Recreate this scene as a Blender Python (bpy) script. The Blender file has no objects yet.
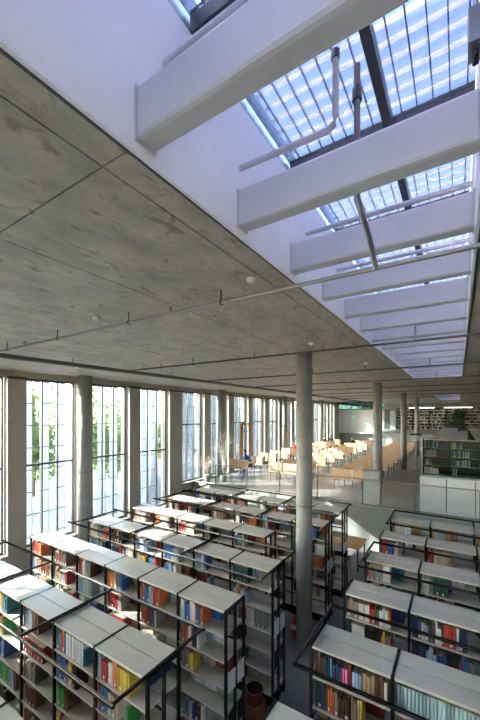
import bpy, math, random
from mathutils import Vector, Matrix
rnd = random.Random(7)
S = bpy.context.scene
COL = S.collection

# ------------------------------------------------------------------ camera
YAW = math.atan2(218, 338)
cam = bpy.data.cameras.new('camera'); camo = bpy.data.objects.new('camera', cam); COL.objects.link(camo)
ZC = 4.83
camo.location = (0, 0, ZC); camo.rotation_euler = (math.pi/2, 0, YAW)
cam.sensor_width = 36; cam.lens = 36*338/720; cam.shift_y = 54/720; cam.clip_start = 0.05; cam.clip_end = 500
S.camera = camo

# ------------------------------------------------------------------ world, sun, exposure
SUN_DIR = Vector((0.76, 0.45, -0.47)).normalized()          # direction the light travels
w = bpy.data.worlds.new('world'); S.world = w; w.use_nodes = True
wn = w.node_tree.nodes; bg = wn['Background']
sky = wn.new('ShaderNodeTexSky'); sky.sky_type = 'NISHITA'; sky.sun_disc = False
sky.sun_elevation = math.asin(-SUN_DIR.z); sky.sun_rotation = math.atan2(-SUN_DIR.x, -SUN_DIR.y)
sky.air_density = 1.0; sky.dust_density = 1.2; sky.ozone_density = 1.0
w.node_tree.links.new(sky.outputs[0], bg.inputs[0]); bg.inputs[1].default_value = 1.7
sl = bpy.data.lights.new('sun', 'SUN'); sl.energy = 15.5; sl.angle = math.radians(0.7); sl.color = (1, 0.94, 0.85)
so = bpy.data.objects.new('sun', sl); COL.objects.link(so); so.rotation_euler = SUN_DIR.to_track_quat('-Z', 'Y').to_euler()
so.location = (-30, -20, 30)
S.view_settings.view_transform = 'Standard'; S.view_settings.look = 'None'; S.view_settings.gamma = 1
S.view_settings.use_curve_mapping = False
S.view_settings.exposure = 0.82
S.cycles.diffuse_bounces = 8; S.cycles.max_bounces = 16; S.cycles.transparent_max_bounces = 16

# ------------------------------------------------------------------ materials
MATS = {}
def mat(name, col, rough=0.6, metal=0.0, var=0.0, scale=3.0, bump=0.0, bscale=40.0, stain=None, spec=0.5, stretch=None, trans=0.0):
    if name in MATS: return MATS[name]
    m = bpy.data.materials.new(name); m.use_nodes = True; MATS[name] = m
    nt = m.node_tree; N = nt.nodes; L = nt.links; b = N['Principled BSDF']
    b.inputs['Base Color'].default_value = (*col, 1); b.inputs['Roughness'].default_value = rough
    b.inputs['Metallic'].default_value = metal; b.inputs['Specular IOR Level'].default_value = spec
    tc = N.new('ShaderNodeNewGeometry'); src = tc.outputs['Position']
    if stretch:
        mp = N.new('ShaderNodeMapping'); mp.inputs['Scale'].default_value = stretch
        L.new(src, mp.inputs[0]); src = mp.outputs[0]
    if var > 0:
        n = N.new('ShaderNodeTexNoise'); n.inputs['Scale'].default_value = scale; n.inputs['Detail'].default_value = 6
        n.inputs['Roughness'].default_value = 0.65; L.new(src, n.inputs['Vector'])
        r = N.new('ShaderNodeValToRGB'); L.new(n.outputs['Fac'], r.inputs[0])
        r.color_ramp.elements[0].position = 0.3; r.color_ramp.elements[1].position = 0.7
        r.color_ramp.elements[0].color = (*[c*(1-var) for c in col], 1); r.color_ramp.elements[1].color = (*[min(1, c*(1+var)) for c in col], 1)
        out = r.outputs[0]
        if stain:
            n2 = N.new('ShaderNodeTexNoise'); n2.inputs['Scale'].default_value = stain[1]; n2.inputs['Detail'].default_value = 8
            n2.inputs['Distortion'].default_value = 0.8; L.new(src, n2.inputs['Vector'])
            r2 = N.new('ShaderNodeValToRGB'); L.new(n2.outputs['Fac'], r2.inputs[0])
            r2.color_ramp.elements[0].position = stain[2]; r2.color_ramp.elements[1].position = stain[2]+0.1
            r2.color_ramp.elements[0].color = (0, 0, 0, 1); r2.color_ramp.elements[1].color = (0.75, 0.75, 0.75, 1)
            mx = N.new('ShaderNodeMix'); mx.data_type = 'RGBA'
            L.new(r2.outputs[0], mx.inputs[0]); L.new(out, mx.inputs[6]); mx.inputs[7].default_value = (*stain[0], 1); out = mx.outputs[2]
        L.new(out, b.inputs['Base Color'])
    if bump > 0:
        n3 = N.new('ShaderNodeTexNoise'); n3.inputs['Scale'].default_value = bscale; n3.inputs['Detail'].default_value = 3; L.new(src, n3.inputs['Vector'])
        bp = N.new('ShaderNodeBump'); bp.inputs['Strength'].default_value = bump; bp.inputs['Distance'].default_value = 0.01
        L.new(n3.outputs['Fac'], bp.inputs['Height']); L.new(bp.outputs[0], b.inputs['Normal'])
    if trans > 0:
        t = N.new('ShaderNodeBsdfTranslucent'); t.inputs[0].default_value = (*col, 1)
        ms = N.new('ShaderNodeMixShader'); ms.inputs[0].default_value = trans
        L.new(b.outputs[0], ms.inputs[1]); L.new(t.outputs[0], ms.inputs[2]); L.new(ms.outputs[0], N['Material Output'].inputs[0])
    return m
def glass(name, tint, refl=0.5):
    m = bpy.data.materials.new(name); m.use_nodes = True; MATS[name] = m
    nt = m.node_tree; N = nt.nodes; L = nt.links; N.remove(N['Principled BSDF'])
    t = N.new('ShaderNodeBsdfTransparent'); t.inputs[0].default_value = (*tint, 1)
    g = N.new('ShaderNodeBsdfGlossy'); g.inputs['Roughness'].default_value = 0.02
    fr = N.new('ShaderNodeFresnel'); fr.inputs[0].default_value = 1.45
    mu = N.new('ShaderNodeMath'); mu.operation = 'MULTIPLY'; mu.inputs[1].default_value = refl; L.new(fr.outputs[0], mu.inputs[0])
    ms = N.new('ShaderNodeMixShader'); L.new(mu.outputs[0], ms.inputs[0]); L.new(t.outputs[0], ms.inputs[1]); L.new(g.outputs[0], ms.inputs[2])
    L.new(ms.outputs[0], N['Material Output'].inputs[0]); return m
def emit(name, col, s):
    m = bpy.data.materials.new(name); m.use_nodes = True; b = m.node_tree.nodes['Principled BSDF']
    b.inputs['Base Color'].default_value = (*col, 1); b.inputs['Emission Color'].default_value = (*col, 1); b.inputs['Emission Strength'].default_value = s; return m

CONC = mat('concrete_ceiling', (.41, .38, .315), .55, var=.30, scale=4.5, bump=.3, bscale=25, stain=((.20, .155, .10), 9.0, .575), stretch=(1, .6, 1))
COLC = mat('concrete_column', (.34, .345, .335), .6, var=.18, scale=5, bump=.2, bscale=30)
STEEL = mat('white_steel', (.64, .62, .65), .38, var=.04, scale=4)
WELL = mat('white_well_paint', (.90, .87, .90), .5, var=.03, scale=3)
SHELF = mat('white_shelf_metal', (.55, .53, .475), .28, var=.03, scale=6)
BLACK = mat('black_metal', (.008, .008, .009), .25)
RAILM = mat('gloss_black_rail', (.006, .006, .007), .16)
GREYM = mat('galvanised_pipe', (.30, .30, .30), .3, metal=.8)
DARKP = mat('dark_pipe', (.10, .095, .085), .4, metal=.3)
FRAME = mat('dark_window_frame', (.05, .055, .06), .4)
CARPET = mat('carpet', (.20, .20, .20), .95, var=.25, scale=40, bump=.5, bscale=300)
RFLOOR = mat('reading_floor', (.26, .26, .25), .28, var=.15, scale=2)
WOOD = mat('light_wood', (.66, .44, .27), .45, var=.10, scale=4, stretch=(1, 1, 12))
WOOD2 = mat('brown_wood', (.42, .23, .10), .4, var=.15, scale=4, stretch=(1, 10, 1))
PIER = mat('beige_panel', (.40, .375, .335), .6, var=.05, scale=3)
GREYW = mat('grey_green_paint', (.27, .29, .28), .5, var=.06, scale=3)
PLINTH = mat('pale_grey_concrete', (.42, .45, .43), .55, var=.08, scale=4)
WHITEW = mat('white_wall_paint', (.75, .77, .76), .6, var=.03, scale=2)
WHITEC = mat('white_laminate', (.62, .65, .70), .4, var=.02)
PAPER = mat('paper', (.75, .76, .78), .7, var=.06, scale=30)
PAGES = mat('book_pages', (.55, .44, .32), .85, var=.15, scale=60)
SLABEL = mat('spine_label', (.85, .85, .82), .7)
GLASS = glass('window_glass', (.93, .97, .97), .7)
GLASSS = glass('solar_control_glass', (.56, .55, .61), .6)
GLASST = glass('added_window_glass', (.55, .55, .54), .6)  # tint holds down the daylight from the added windows behind the viewer
GLASSD = glass('dark_glass', (.35, .50, .50), .9)
FRIT = mat('frit_bar', (.92, .92, .93), .6, trans=.72)
FIN = mat('white_fin_glass', (.52, .58, .65), .4, trans=.5)
RED = mat('red_enamel', (.45, .03, .02), .3)
RUST = mat('dark_red_plastic', (.15, .035, .025), .4)
GREENM = mat('green_shelf_edge', (.04, .22, .09), .45)
LEAF = mat('leaf', (.15, .20, .06), .6, var=.4, scale=3, trans=.35)
LEAFD = mat('dark_leaf', (.03, .075, .025), .6, var=.4, scale=3)
BARK = mat('bark', (.12, .09, .06), .8, var=.3, scale=10)
TWIG = mat('pale_twig', (.62, .60, .56), .7, var=.2, scale=10)
PINK = mat('pink_blossom', (.75, .52, .46), .7, var=.2, scale=10)
PLASTIC = mat('white_plastic', (.8, .8, .78), .4)
ROOFM = mat('roof_metal', (.5, .5, .5), .5)
GROUND = mat('paving_outside', (.22, .215, .20), .85, var=.2, scale=1)
BLDG = mat('pale_render', (.72, .70, .66), .8, var=.05)
BLUEC = mat('blue_cloth', (.03, .08, .33), .8, var=.1, scale=8)
DARKC = mat('dark_cloth', (.02, .02, .025), .85, var=.1, scale=8)
SKIN = mat('skin', (.55, .33, .24), .5)
HAIR = mat('hair', (.02, .015, .012), .5)
SIGNG = emit('green_sign_face', (.05, .55, .25), .6)
LAMP = emit('linear_lamp', (1, .97, .92), 3.0)

# ------------------------------------------------------------------ helpers
def tag(o, label, cat=None, group=None, kind=None):
    o['label'] = label
    if cat: o['category'] = cat
    if group: o['group'] = group
    if kind: o['kind'] = kind
    return o
def link(name, me, m=None, parent=None, loc=(0, 0, 0), rot=None):
    o = bpy.data.objects.new(name, me); COL.objects.link(o)
    if me is not None and m is not None and len(me.materials) == 0: me.materials.append(m)
    o.location = loc
    if rot: o.rotation_euler = rot
    if parent: o.parent = parent
    return o
def empty(name, loc=(0, 0, 0), rz=0):
    o = bpy.data.objects.new(name, None); COL.objects.link(o); o.location = loc; o.rotation_euler = (0, 0, rz); o.empty_display_size = .1; return o
BF = [(0, 3, 2, 1), (4, 5, 6, 7), (0, 1, 5, 4), (1, 2, 6, 5), (2, 3, 7, 6), (3, 0, 4, 7)]
def bxv(x0, y0, z0, x1, y1, z1): return [(x0, y0, z0), (x1, y0, z0), (x1, y1, z0), (x0, y1, z0), (x0, y0, z1), (x1, y0, z1), (x1, y1, z1), (x0, y1, z1)]
class MB:
    def __init__(s): s.v = []; s.f = []; s.mi = []
    def add(s, vs, fs, mi=0):
        n = len(s.v); s.v += [tuple(p) for p in vs]; s.f += [tuple(i+n for i in f) for f in fs]; s.mi += [mi]*len(fs); return s
    def box(s, x0, y0, z0, x1, y1, z1, mi=0): return s.add(bxv(x0, y0, z0, x1, y1, z1), BF, mi)
    def tube(s, pts, r, n=8, mi=0, taper=None):
        pts = [Vector(p) for p in pts]; rings = []
        up = Vector((0, 0, 1))
        for i, p in enumerate(pts):
            t = (pts[min(i+1, len(pts)-1)]-pts[max(i-1, 0)]).normalized()
            a = t.cross(up if abs(t.z) < .95 else Vector((1, 0, 0))).normalized(); b = a.cross(t)
            rr = r if taper is None else r*(1+(taper-1)*i/(len(pts)-1))
            rings.append([p+rr*(math.cos(2*math.pi*k/n)*a+math.sin(2*math.pi*k/n)*b) for k in range(n)])
        vs = [v for R in rings for v in R]; fs = []
        for i in range(len(pts)-1):
            for k in range(n): fs.append((i*n+k, i*n+(k+1) % n, (i+1)*n+(k+1) % n, (i+1)*n+k))
        fs.append(tuple(range(n))); fs.append(tuple((len(pts)-1)*n+k for k in reversed(range(n))))
        return s.add(vs, fs, mi)
    def lathe(s, prof, c=(0, 0, 0), n=24, mi=0):
        vs = []; fs = []
        for (r, z) in prof:
            for k in range(n): vs.append((c[0]+r*math.cos(2*math.pi*k/n), c[1]+r*math.sin(2*math.pi*k/n), c[2]+z))
        for i in range(len(prof)-1):
            for k in range(n): fs.append((i*n+k, i*n+(k+1) % n, (i+1)*n+(k+1) % n, (i+1)*n+k))
        fs.append(tuple(reversed(range(n)))); fs.append(tuple((len(prof)-1)*n+k for k in range(n)))
        return s.add(vs, fs, mi)
    def mesh(s, name, mats=None, smooth=False):
        me = bpy.data.meshes.new(name); me.from_pydata(s.v, [], s.f)
        for m in (mats or []): me.materials.append(m)
        if any(s.mi): me.polygons.foreach_set('material_index', s.mi)
        if smooth: me.polygons.foreach_set('use_smooth', [True]*len(me.polygons))
        me.update(); return me
CACHE = {}
def boxm(dx, dy, dz, m):
    """shared box mesh, origin at the middle of its underside"""
    k = ('b', round(dx, 4), round(dy, 4), round(dz, 4), m.name)
    if k not in CACHE:
        CACHE[k] = MB().box(-dx/2, -dy/2, 0, dx/2, dy/2, dz).mesh('box', [m])
    return CACHE[k]
def B(name, x0, y0, z0, x1, y1, z1, m, parent=None, bevel=0):
    o = link(name, boxm(x1-x0, y1-y0, z1-z0, m), None, parent, ((x0+x1)/2, (y0+y1)/2, z0))
    if bevel:
        md = o.modifiers.new('bevel', 'BEVEL'); md.width = bevel; md.segments = 2
    return o
def rod(axis, ln, r, m):
    k = ('r', axis, round(ln, 4), r, m.name)
    if k not in CACHE:
        v = Vector((1, 0, 0)) if axis == 'x' else Vector((0, 1, 0))
        me = MB().tube([v*(-ln/2), v*(ln/2)], r, 10).mesh('rod', [m])
        for p in me.polygons: p.use_smooth = len(p.vertices) == 4
        CACHE[k] = me
    return CACHE[k]
def T(name, pts, r, m, parent=None, n=8, smooth=True):
    """tube with its origin at its first point"""
    p0 = Vector(pts[0]); me = MB().tube([Vector(p)-p0 for p in pts], r, n).mesh(name, [m], False)
    if smooth:
        for p in me.polygons: p.use_smooth = len(p.vertices) == 4
    return link(name, me, None, parent, p0)
ORD = ['first', 'second', 'third', 'fourth', 'fifth', 'sixth', 'seventh', 'eighth', 'ninth', 'tenth', 'eleventh', 'twelfth', 'thirteenth', 'fourteenth', 'fifteenth', 'sixteenth', 'seventeenth', 'eighteenth', 'nineteenth', 'twentieth', 'twenty-first', 'twenty-second', 'twenty-third', 'twenty-fourth', 'twenty-fifth', 'twenty-sixth', 'twenty-seventh', 'twenty-eighth', 'twenty-ninth', 'thirtieth']

# ------------------------------------------------------------------ the shell
ZR = 1.57      # reading floor level
ZCEIL = 6.08
XW = -10.9; YE = 12.45; YS = -7.0; XE = 7.6; YN = 36.0; YF = 46.0
o = B('floor', XW-.3, YS, -.2, XE, YE, 0, CARPET); tag(o, 'dark grey carpeted floor of the sunken bookcase area', 'floor', kind='structure')
o = B('floor', XW-.3, YE+.15, ZR-.2, XE, YN, ZR, RFLOOR); tag(o, 'smooth grey floor of the raised reading area with desks', 'floor', kind='structure')
o = B('floor', XW-.3, YN+.12, 2.75, XE, YF, 2.95, RFLOOR); tag(o, 'upper gallery floor in front of the far wall bookcases', 'floor', kind='structure')
o = B('wall_sunken', XW-.3, YE, -.2, XE, YE+.15, ZR, GREYW); tag(o, 'grey retaining wall at the back of the sunken area', 'wall', kind='structure')
B('coping', XW, YE-.01, ZR, XE, YE+.17, ZR+.02, PLINTH, None).parent = o
o.children[0].location = (o.children[0].location - o.location)
o = B('wall_north', XW-.3, YN, ZR-.2, XE, YN+.12, 2.95, GREYW); tag(o, 'grey parapet wall across the far end of the reading area', 'wall', kind='structure')
o = B('wall_gallery', XW-.3, YF, 2.75, XE, YF+.2, 7.0, GREYW); tag(o, 'far grey wall behind the gallery bookcases', 'wall', kind='structure')
# unseen windows added behind the viewer, so daylight fills the book spines
def added_window_wall(name, label, a, b, place, wn):
    """place(u0, v0, z0, u1, v1, z1): u runs along the wall, v through it"""
    mb = MB()
    def add(u0, v0, z0, u1, v1, z1): mb.box(*place(u0, v0, z0, u1, v1, z1))
    add(a, 0, -.2, b, .2, .85); add(a, 0, 5.9, b, .2, 7.0)
    n = int((b-a)//2.6); st = (b-a)/n
    for k in range(n+1):
        u = a+k*st; add(max(a, u-.25), 0, .85, min(b, u+.25), .2, 5.9)
    wl = link(name, mb.mesh(name, [PIER])); tag(wl, label, 'wall', kind='structure')
    for k in range(n):
        u0, u1 = a+k*st+.25, a+(k+1)*st-.25
        f = MB()
        for q in ((u0, .08, .85, u0+.05, .16, 5.9), (u1-.05, .08, .85, u1, .16, 5.9), (u0+.05, .08, .85, u1-.05, .16, .9), (u0+.05, .08, 5.85, u1-.05, .16, 5.9), (u0+.05, .08, 3.25, u1-.05, .16, 3.31)): f.box(*place(*q))
        wdw = link('window_%d' % (wn+k), f.mesh('window', [FRAME])); tag(wdw, 'unseen tall window added in the %s for daylight, %s along' % ('wall behind the viewer' if 'south' in name else 'right wall', ORD[k]), 'window', kind='structure')
        for (za, zb) in ((.9, 3.25), (3.31, 5.85)):
            link('pane', MB().box(*place(u0+.05, .115, za, u1-.05, .125, zb)).mesh('pane', [GLASST]), None, wdw)
def pl_s(u0, v0, z0, u1, v1, z1): return (u0, YS-v1, z0, u1, YS-v0, z1)
def pl_e(u0, v0, z0, u1, v1, z1): return (XE+v0, u0, z0, XE+v1, u1, z1)
added_window_wall('wall_south', 'unseen wall behind the viewer with windows added for daylight', XW-.3, XE, pl_s, 50)
o = B('wall_east', XE, YS-.2, -.2, XE+.2, YF+.2, 7.0, WHITEW); tag(o, 'white wall far to the right beyond the bookcases', 'wall', kind='structure')

# west wall: plinth strips and header, piers as children
mb = MB(); mb.box(XW-.25, YS, -.2, XW+.1, 11.63, .85); mb.box(XW-.25, 11.63, -.2, XW+.1, YN, ZR+.06); mb.box(XW-.25, YS, 5.9, XW+.12, YF, 7.0, 1)
mb.box(XW-.25, YN, 2.7, XW+.1, YF, 4.6)
west = link('wall_west', mb.mesh('wall_west', [PIER, CONC])); tag(west, 'window wall on the left with beige piers and tall windows', 'wall', kind='structure')
WIN = [(-5.54, -3.98), (-3.44, -1.88), (-1.34, .22), (.76, 2.32), (2.86, 4.42), (4.96, 6.52), (7.08, 8.62), (9.2, 10.78), (11.63, 13.19), (13.75, 15.31)]
y = 15.85
while y < 34.5: WIN.append((y, y+1.54)); y += 2.1
edges = [(YS, WIN[0][0])]+[(WIN[i][1], WIN[i+1][0]) for i in range(len(WIN)-1)]+[(WIN[-1][1], YN)]
for (a, b) in edges:
    zb = .85 if b < 12 else ZR+.06
    p = B('pier', XW-.25, a+.03, zb, XW+.24, b-.03, 5.9, PIER, west)
    zj = 3.12
    q = B('pier_cap', XW+.24, a, 5.83, XW+.29, b, 5.9, FRAME, None); q.parent = p; q.location = q.location-p.location
    for (z0, z1) in ((zb, zj-.008), (zj+.008, 5.83)):
        q = B('pier_panel', XW+.24, a+.02, z0, XW+.27, b-.02, z1, PIER, None)
        q.parent = p; q.location = q.location-p.location
for i, (a, b) in enumerate(WIN):
    low = b < 12
    z0 = .85 if low else ZR+.06; z1 = 5.9; zt = 3.28 if low else 4.33
    fr = MB(); t = .05
    fr.box(XW-.04, a, z0, XW+.05, a+t, z1); fr.box(XW-.04, b-t, z0, XW+.05, b, z1); fr.box(XW-.04, a+t, z0, XW+.05, b-t, z0+.05); fr.box(XW-.04, a+t, z1-.06, XW+.05, b-t, z1)
    wdw = link('window_%d' % (i+1), fr.mesh('window', [FRAME])); tag(wdw, ORD[i]+' tall three-pane window along the left wall', 'window', kind='structure')
    W3 = (b-a-2*t)/3
    for k in (1, 2): B('mullion', XW-.03, a+t+k*W3-.02, z0+.05, XW+.04, a+t+k*W3+.02, z1-.06, FRAME, wdw)
    B('transom', XW-.035, a+t, zt-.03, XW+.045, b-t, zt+.03, FRAME, wdw)
    for k in range(3):
        for (za, zb) in ((z0+.05, zt-.03), (zt+.03, z1-.06)):
            B('pane', XW-.004, a+t+k*W3+.02, za, XW+.004, a+t+(k+1)*W3-.02, zb, GLASS, wdw)
    B('sill', XW+.02, a-.03, z0-.03, XW+.30, b+.03, z0, PIER, wdw)
    # outside sun screen
    sc = empty('sun_screen', (XW-.5, (a+b)/2, 0)); tag(sc, 'white vertical fins on rails outside the '+ORD[i]+' window of the left wall', 'sun screen', 'sun screens outside the windows')
    for k in range(3):
        yy = (k-1)*.52+.10
        th = math.radians(-55)
        link('fin', boxm(.012, .26, 5.35, FIN), None, sc, (0, yy, .75), (0, 0, th))
        for off in (-.14, .14): link('fin_edge', boxm(.018, .018, 5.35, GREYM), None, sc, (-math.sin(th)*off, yy+math.cos(th)*off, .75))
    for k in (0, 3, 6):
        for sy in (-1, 1): link('arm', boxm(.36, .03, .03, GREYM), None, sc, (.12, sy*((b-a)/2+.0), .95+.7*k))
    for k in range(8): link('bracket_rail', boxm(.02, b-a, .028, DARKP), None, sc, (.1, 0, .95+.7*k))

# ceiling slab + concrete formwork panels
SX0, SX1, SY0, SY1 = -1.28, .10, -3.0, 13.6
mb = MB(); z0, z1 = ZCEIL+.03, 7.0
SEC = (26.0, 35.0)
mb.box(XW-.3, YS-.2, z0, SX0-.02, YF+.2, z1); mb.box(SX1+.02, YS-.2, z0, XE+.2, YF+.2, z1)
for (a, b) in ((YS-.2, SY0-.02), (SY1+.02, SEC[0]-.02), (SEC[1]+.02, YF+.2)): mb.box(SX0-.02, a, z0, SX1+.02, b, z1)
ceil = link('ceiling', mb.mesh('ceiling', [CONC])); tag(ceil, 'exposed concrete ceiling with formwork panel joints and rust stains', 'ceiling', kind='structure')
g = .005
def cpanel(xa, xb, ya, yb): B('ceiling_panel', xa+g, ya+g, ZCEIL, xb-g, yb-g, ZCEIL+.03, CONC, ceil)
xs = [-1.51-1.235*k for k in range(8)]+[XW+.12]
ys = [1.06+2.4*k for k in range(-4, 19)]; ys = [YS]+[q for q in ys if q > YS+.3 and q < YF-.3]+[YF]
for j in range(len(ys)-1):
    for i in range(len(xs)-1):
        cpanel(xs[i+1], xs[i], ys[j], ys[j+1])
    cpanel(xs[0], SX0-.045, ys[j], ys[j+1])
    for k in range(4):
        a = SX1+.045 if k == 0 else .5+2.4*(k-1)+.0; b = .5+2.4*k if k < 3 else XE
        if k < 4: cpanel(a, b, ys[j], ys[j+1])
for (a, b) in ((YS, SY0-.03), (SY1+.03, SEC[0]-.03), (SEC[1]+.03, YF)):
    cpanel(SX0-.03, SX1+.03, a, b)
# outside roof and ground
mb = MB(); mb.box(-90, -70, -.5, XW-.3, 110, -.25); mb.box(XE+.25, -70, -.5, 80, 110, -.25); mb.box(XW-.3, -70, -.5, XE+.25, YS-.25, -.25)
o = link('ground', mb.mesh('ground', [GROUND])); tag(o, 'pale paving outside around the building', 'paving', kind='structure')

# ------------------------------------------------------------------ skylights
def skylight(name, label, ya, yb, beams, n):
    ZG = 7.0
    mb = MB()
    mb.box(SX0-.02, ya, ZCEIL-.01, SX0, yb, ZG); mb.box(SX1, ya, ZCEIL-.01, SX1+.02, yb, ZG)
    mb.box(SX0-.02, ya-.02, ZCEIL-.01, SX1+.02, ya, ZG); mb.box(SX0-.02, yb, ZCEIL-.01, SX1+.02, yb+.02, ZG)
    sk = link(name, mb.mesh('skylight_well', [WELL])); tag(sk, label, 'skylight', kind='structure')
    for yb_ in beams: 
        bm = B('beam', SX0, yb_-.06, 6.125, SX1, yb_+.06, 6.375, STEEL, sk, bevel=.022)
        for xx in (SX0+.006, SX1-.006):
            q = B('end_plate', xx-.006, yb_-.064, 6.121, xx+.006, yb_+.064, 6.379, STEEL, None); q.parent = bm; q.location = q.location-bm.location
    # glazing frame
    fy = [ya+.04, ya+.04+.39]
    while fy[-1]+1.36 < yb-.3: fy.append(fy[-1]+1.36)
    fy.append(yb-.04)
    for q in fy: B('cross_frame', SX0, q-.05, ZG, SX1, q+.05, ZG+.12, FRAME, sk)
    for j in range(len(fy)-1):
        B('mullion', -.475, fy[j]+.05, ZG, -.415, fy[j+1]-.05, ZG+.10, FRAME, sk)
        for (xa, xb) in ((SX0, -.475), (-.415, SX1)):
            B('pane', xa, fy[j]+.05, ZG+.09, xb, fy[j+1]-.05, ZG+.10, GLASSS, sk)
    for (xa, xb) in ((SX0-.12, SX0-.02), (SX1+.02, SX1+.12)): B('upstand', xa, ya, ZG, xb, yb, ZG+.26, GREYM, sk)
    k = 0; q = ya+.06
    while q < yb-.05:
        B('slat', SX0, q, ZG+.20, SX1, q+.036, ZG+.208, FRIT, sk); q += .125
    for i in range(13): B('grating_bar', SX0+.05+.107*i, ya, ZG+.184, SX0+.058+.107*i, yb, ZG+.199, FRAME, sk)
    return sk
sk1 = skylight('skylight', 'long white skylight well with steel cross beams above the bookcases', SY0, SY1, [1.13+.875*k for k in range(-4, 15)], 1)
sk2 = skylight('skylight', 'far small skylight strip over the end of the reading area', SEC[0], SEC[1], [SEC[0]+.6+.9*k for k in range(10)], 2)
# black edge trim
o = B('trim_1', SX0-.045, SY0, ZCEIL-.004, SX0-.03, SY1, ZCEIL+.02, FRAME); tag(o, 'thin black joint strip along the left skylight edge', 'trim', kind='structure')
o = B('trim_2', SX1+.03, SY0, ZCEIL-.004, SX1+.045, SY1, ZCEIL+.02, FRAME); tag(o, 'thin black joint strip along the right skylight edge', 'trim', kind='structure')
for n_, (yy, zz) in enumerate(((1.26, 6.64), (3.2, 6.63), (4.24, 6.64), (5.1, 6.64), (6.0, 6.64), (6.85, 6.64))):
    o = T('conduit_tube', [(SX0, yy, zz), (SX1, yy, zz)], .022, STEEL); tag(o, 'white tube crossing the skylight well, %s from the viewer' % ORD[n_], 'tube', 'white tubes across the skylight')

# ------------------------------------------------------------------ columns
def column(x, y, z0, r, label):
    mb = MB(); mb.lathe([(r, 0), (r, ZCEIL-z0)], n=40)
    me = mb.mesh('shaft', [COLC])
    for p in me.polygons: p.use_smooth = len(p.vertices) == 4
    root = empty('column', (x, y, z0)); link('shaft', me, None, root)
    ring = MB().lathe([(r+.001, 0), (r+.002, .004), (r+.002, .012), (r+.001, .016)], n=40).mesh('joint_ring', [DARKP])
    link('joint_ring', ring, None, root, (0, 0, 2.93-z0))
    tag(root, label, 'column'); return root
CY = [6.64, 14.3, 21.95, 29.6]
column(-2.69, CY[0], 0, .165, 'tall round concrete column standing beside the bookcase aisle with fire extinguisher')
column(-2.69, CY[1], ZR, .165, 'round concrete column rising behind the pale grey plinth at the railing')
column(-2.69, CY[2], ZR, .165, 'round concrete column right of the reading desks, near the white sign')
column(-2.69, CY[3], ZR, .165, 'farthest slim round concrete column right of the reading desks')
column(-10.4, CY[0], 0, .23, 'thick round concrete column by the windows near the bookcases')
column(-10.4, CY[1], ZR, .23, 'thick round concrete column by the windows next to the blue-clad reader')
column(-10.4, CY[2], ZR, .23, 'thick round concrete column by the windows in the middle of the reading area')
column(-10.4, CY[3], ZR, .23, 'farthest round concrete column by the windows near the white panel')
column(5.0, CY[0], 0, .165, 'round concrete column far right among the right-hand bookcases')

# ------------------------------------------------------------------ sprinkler pipes
ZP = ZCEIL-.13
o = T('main_pipe', [(-7.2, -5, ZP-.02), (-7.2, 38, ZP-.02)], .05, DARKP); tag(o, 'thick dark sprinkler main running along the ceiling beside the windows', 'pipe')
for k in range(12):
    h = T('hanger', [(-7.2, 1.2+3.1*k, ZP-.02), (-7.2, 1.2+3.1*k, ZCEIL)], .008, BLACK, None, 6); h.parent = o; h.location = h.location-o.location
PY = [2.75, 5.8, 9.0, 12.1, 15.3, 18.5, 21.7, 25.0]
for n_, yy in enumerate(PY):
    root = empty('sprinkler_pipe', (-7.2, yy, ZP)); tag(root, 'thin metal sprinkler pipe crossing the ceiling, %s from the viewer' % ORD[n_], 'pipe', 'sprinkler branch pipes')
    T('pipe', [(.055, 0, 0), (9.5, 0, 0)], .018, GREYM if n_ == 0 else DARKP, root)
    for x in (.6, 2.2, 3.8, 5.2, 8.2):
        T('hanger', [(x, 0, 0), (x, 0, .13)], .006, BLACK, root, 6)
        link('clamp', boxm(.02, .045, .045, DARKP), None, root, (x, 0, -.022))
    for x in (1.2, 4.5):
        me = MB().lathe([(.012, .03), (.02, .05), (.02, .08), (.008, .085)], n=10).mesh('sprinkler_head', [GREYM]); link('sprinkler_head', me, None, root, (x, 0, -.01))
    if n_ > 0 and yy < 13:
        T('riser', [(6.65, 0, 0), (6.65, 0, .40)], .016, GREYM, root)
    if n_ == 0:
        T('riser', [(6.67, 0, 0), (6.68, -.30, .12), (6.68, -.62, .20), (6.68, -.62, 1.02)], .02, GREYM, root)
        me = MB().lathe([(.03, 0), (.03, .07), (.012, .1), (.012, .13)], n=12).mesh('valve', [FRAME]); link('valve', me, None, root, (6.68, -.62, .80))
o = T('sprinkler_drop', [(SX0, 1.99, 6.55), (-.66, 1.99, 6.53), (-.62, 1.99, 6.55), (-.61, 1.99, 6.60), (-.61, 1.99, 6.95)], .02, STEEL); tag(o, 'white bent sprinkler pipe fixed to the skylight well wall', 'pipe')
me = MB().lathe([(.026, 0), (.026, .05), (.01, .06)], n=12).mesh('head', [FRAME]); h = link('head', me, None, o, (SX0*-1-.61, 0, .38))
# detectors
for n_, (x, yy) in enumerate(((-1.6, 2.68), (-2.17, 5.68), (-3.92, 2.66), (-1.9, 8.6), (-4.4, 8.4), (-6.2, 6.2), (-6.7, 3.6), (-8.5, 5.2))):
    me = MB().lathe([(.05, 0), (.05, -.015), (.03, -.035), (.015, -.04)][::-1], n=20).mesh('smoke_detector', [PLASTIC])
    o = link('smoke_detector', me, None, None, (x, yy, ZCEIL)); tag(o, 'small round white smoke detector on the ceiling, %s from the skylight' % ORD[n_], 'detector', 'ceiling smoke detectors')

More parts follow.
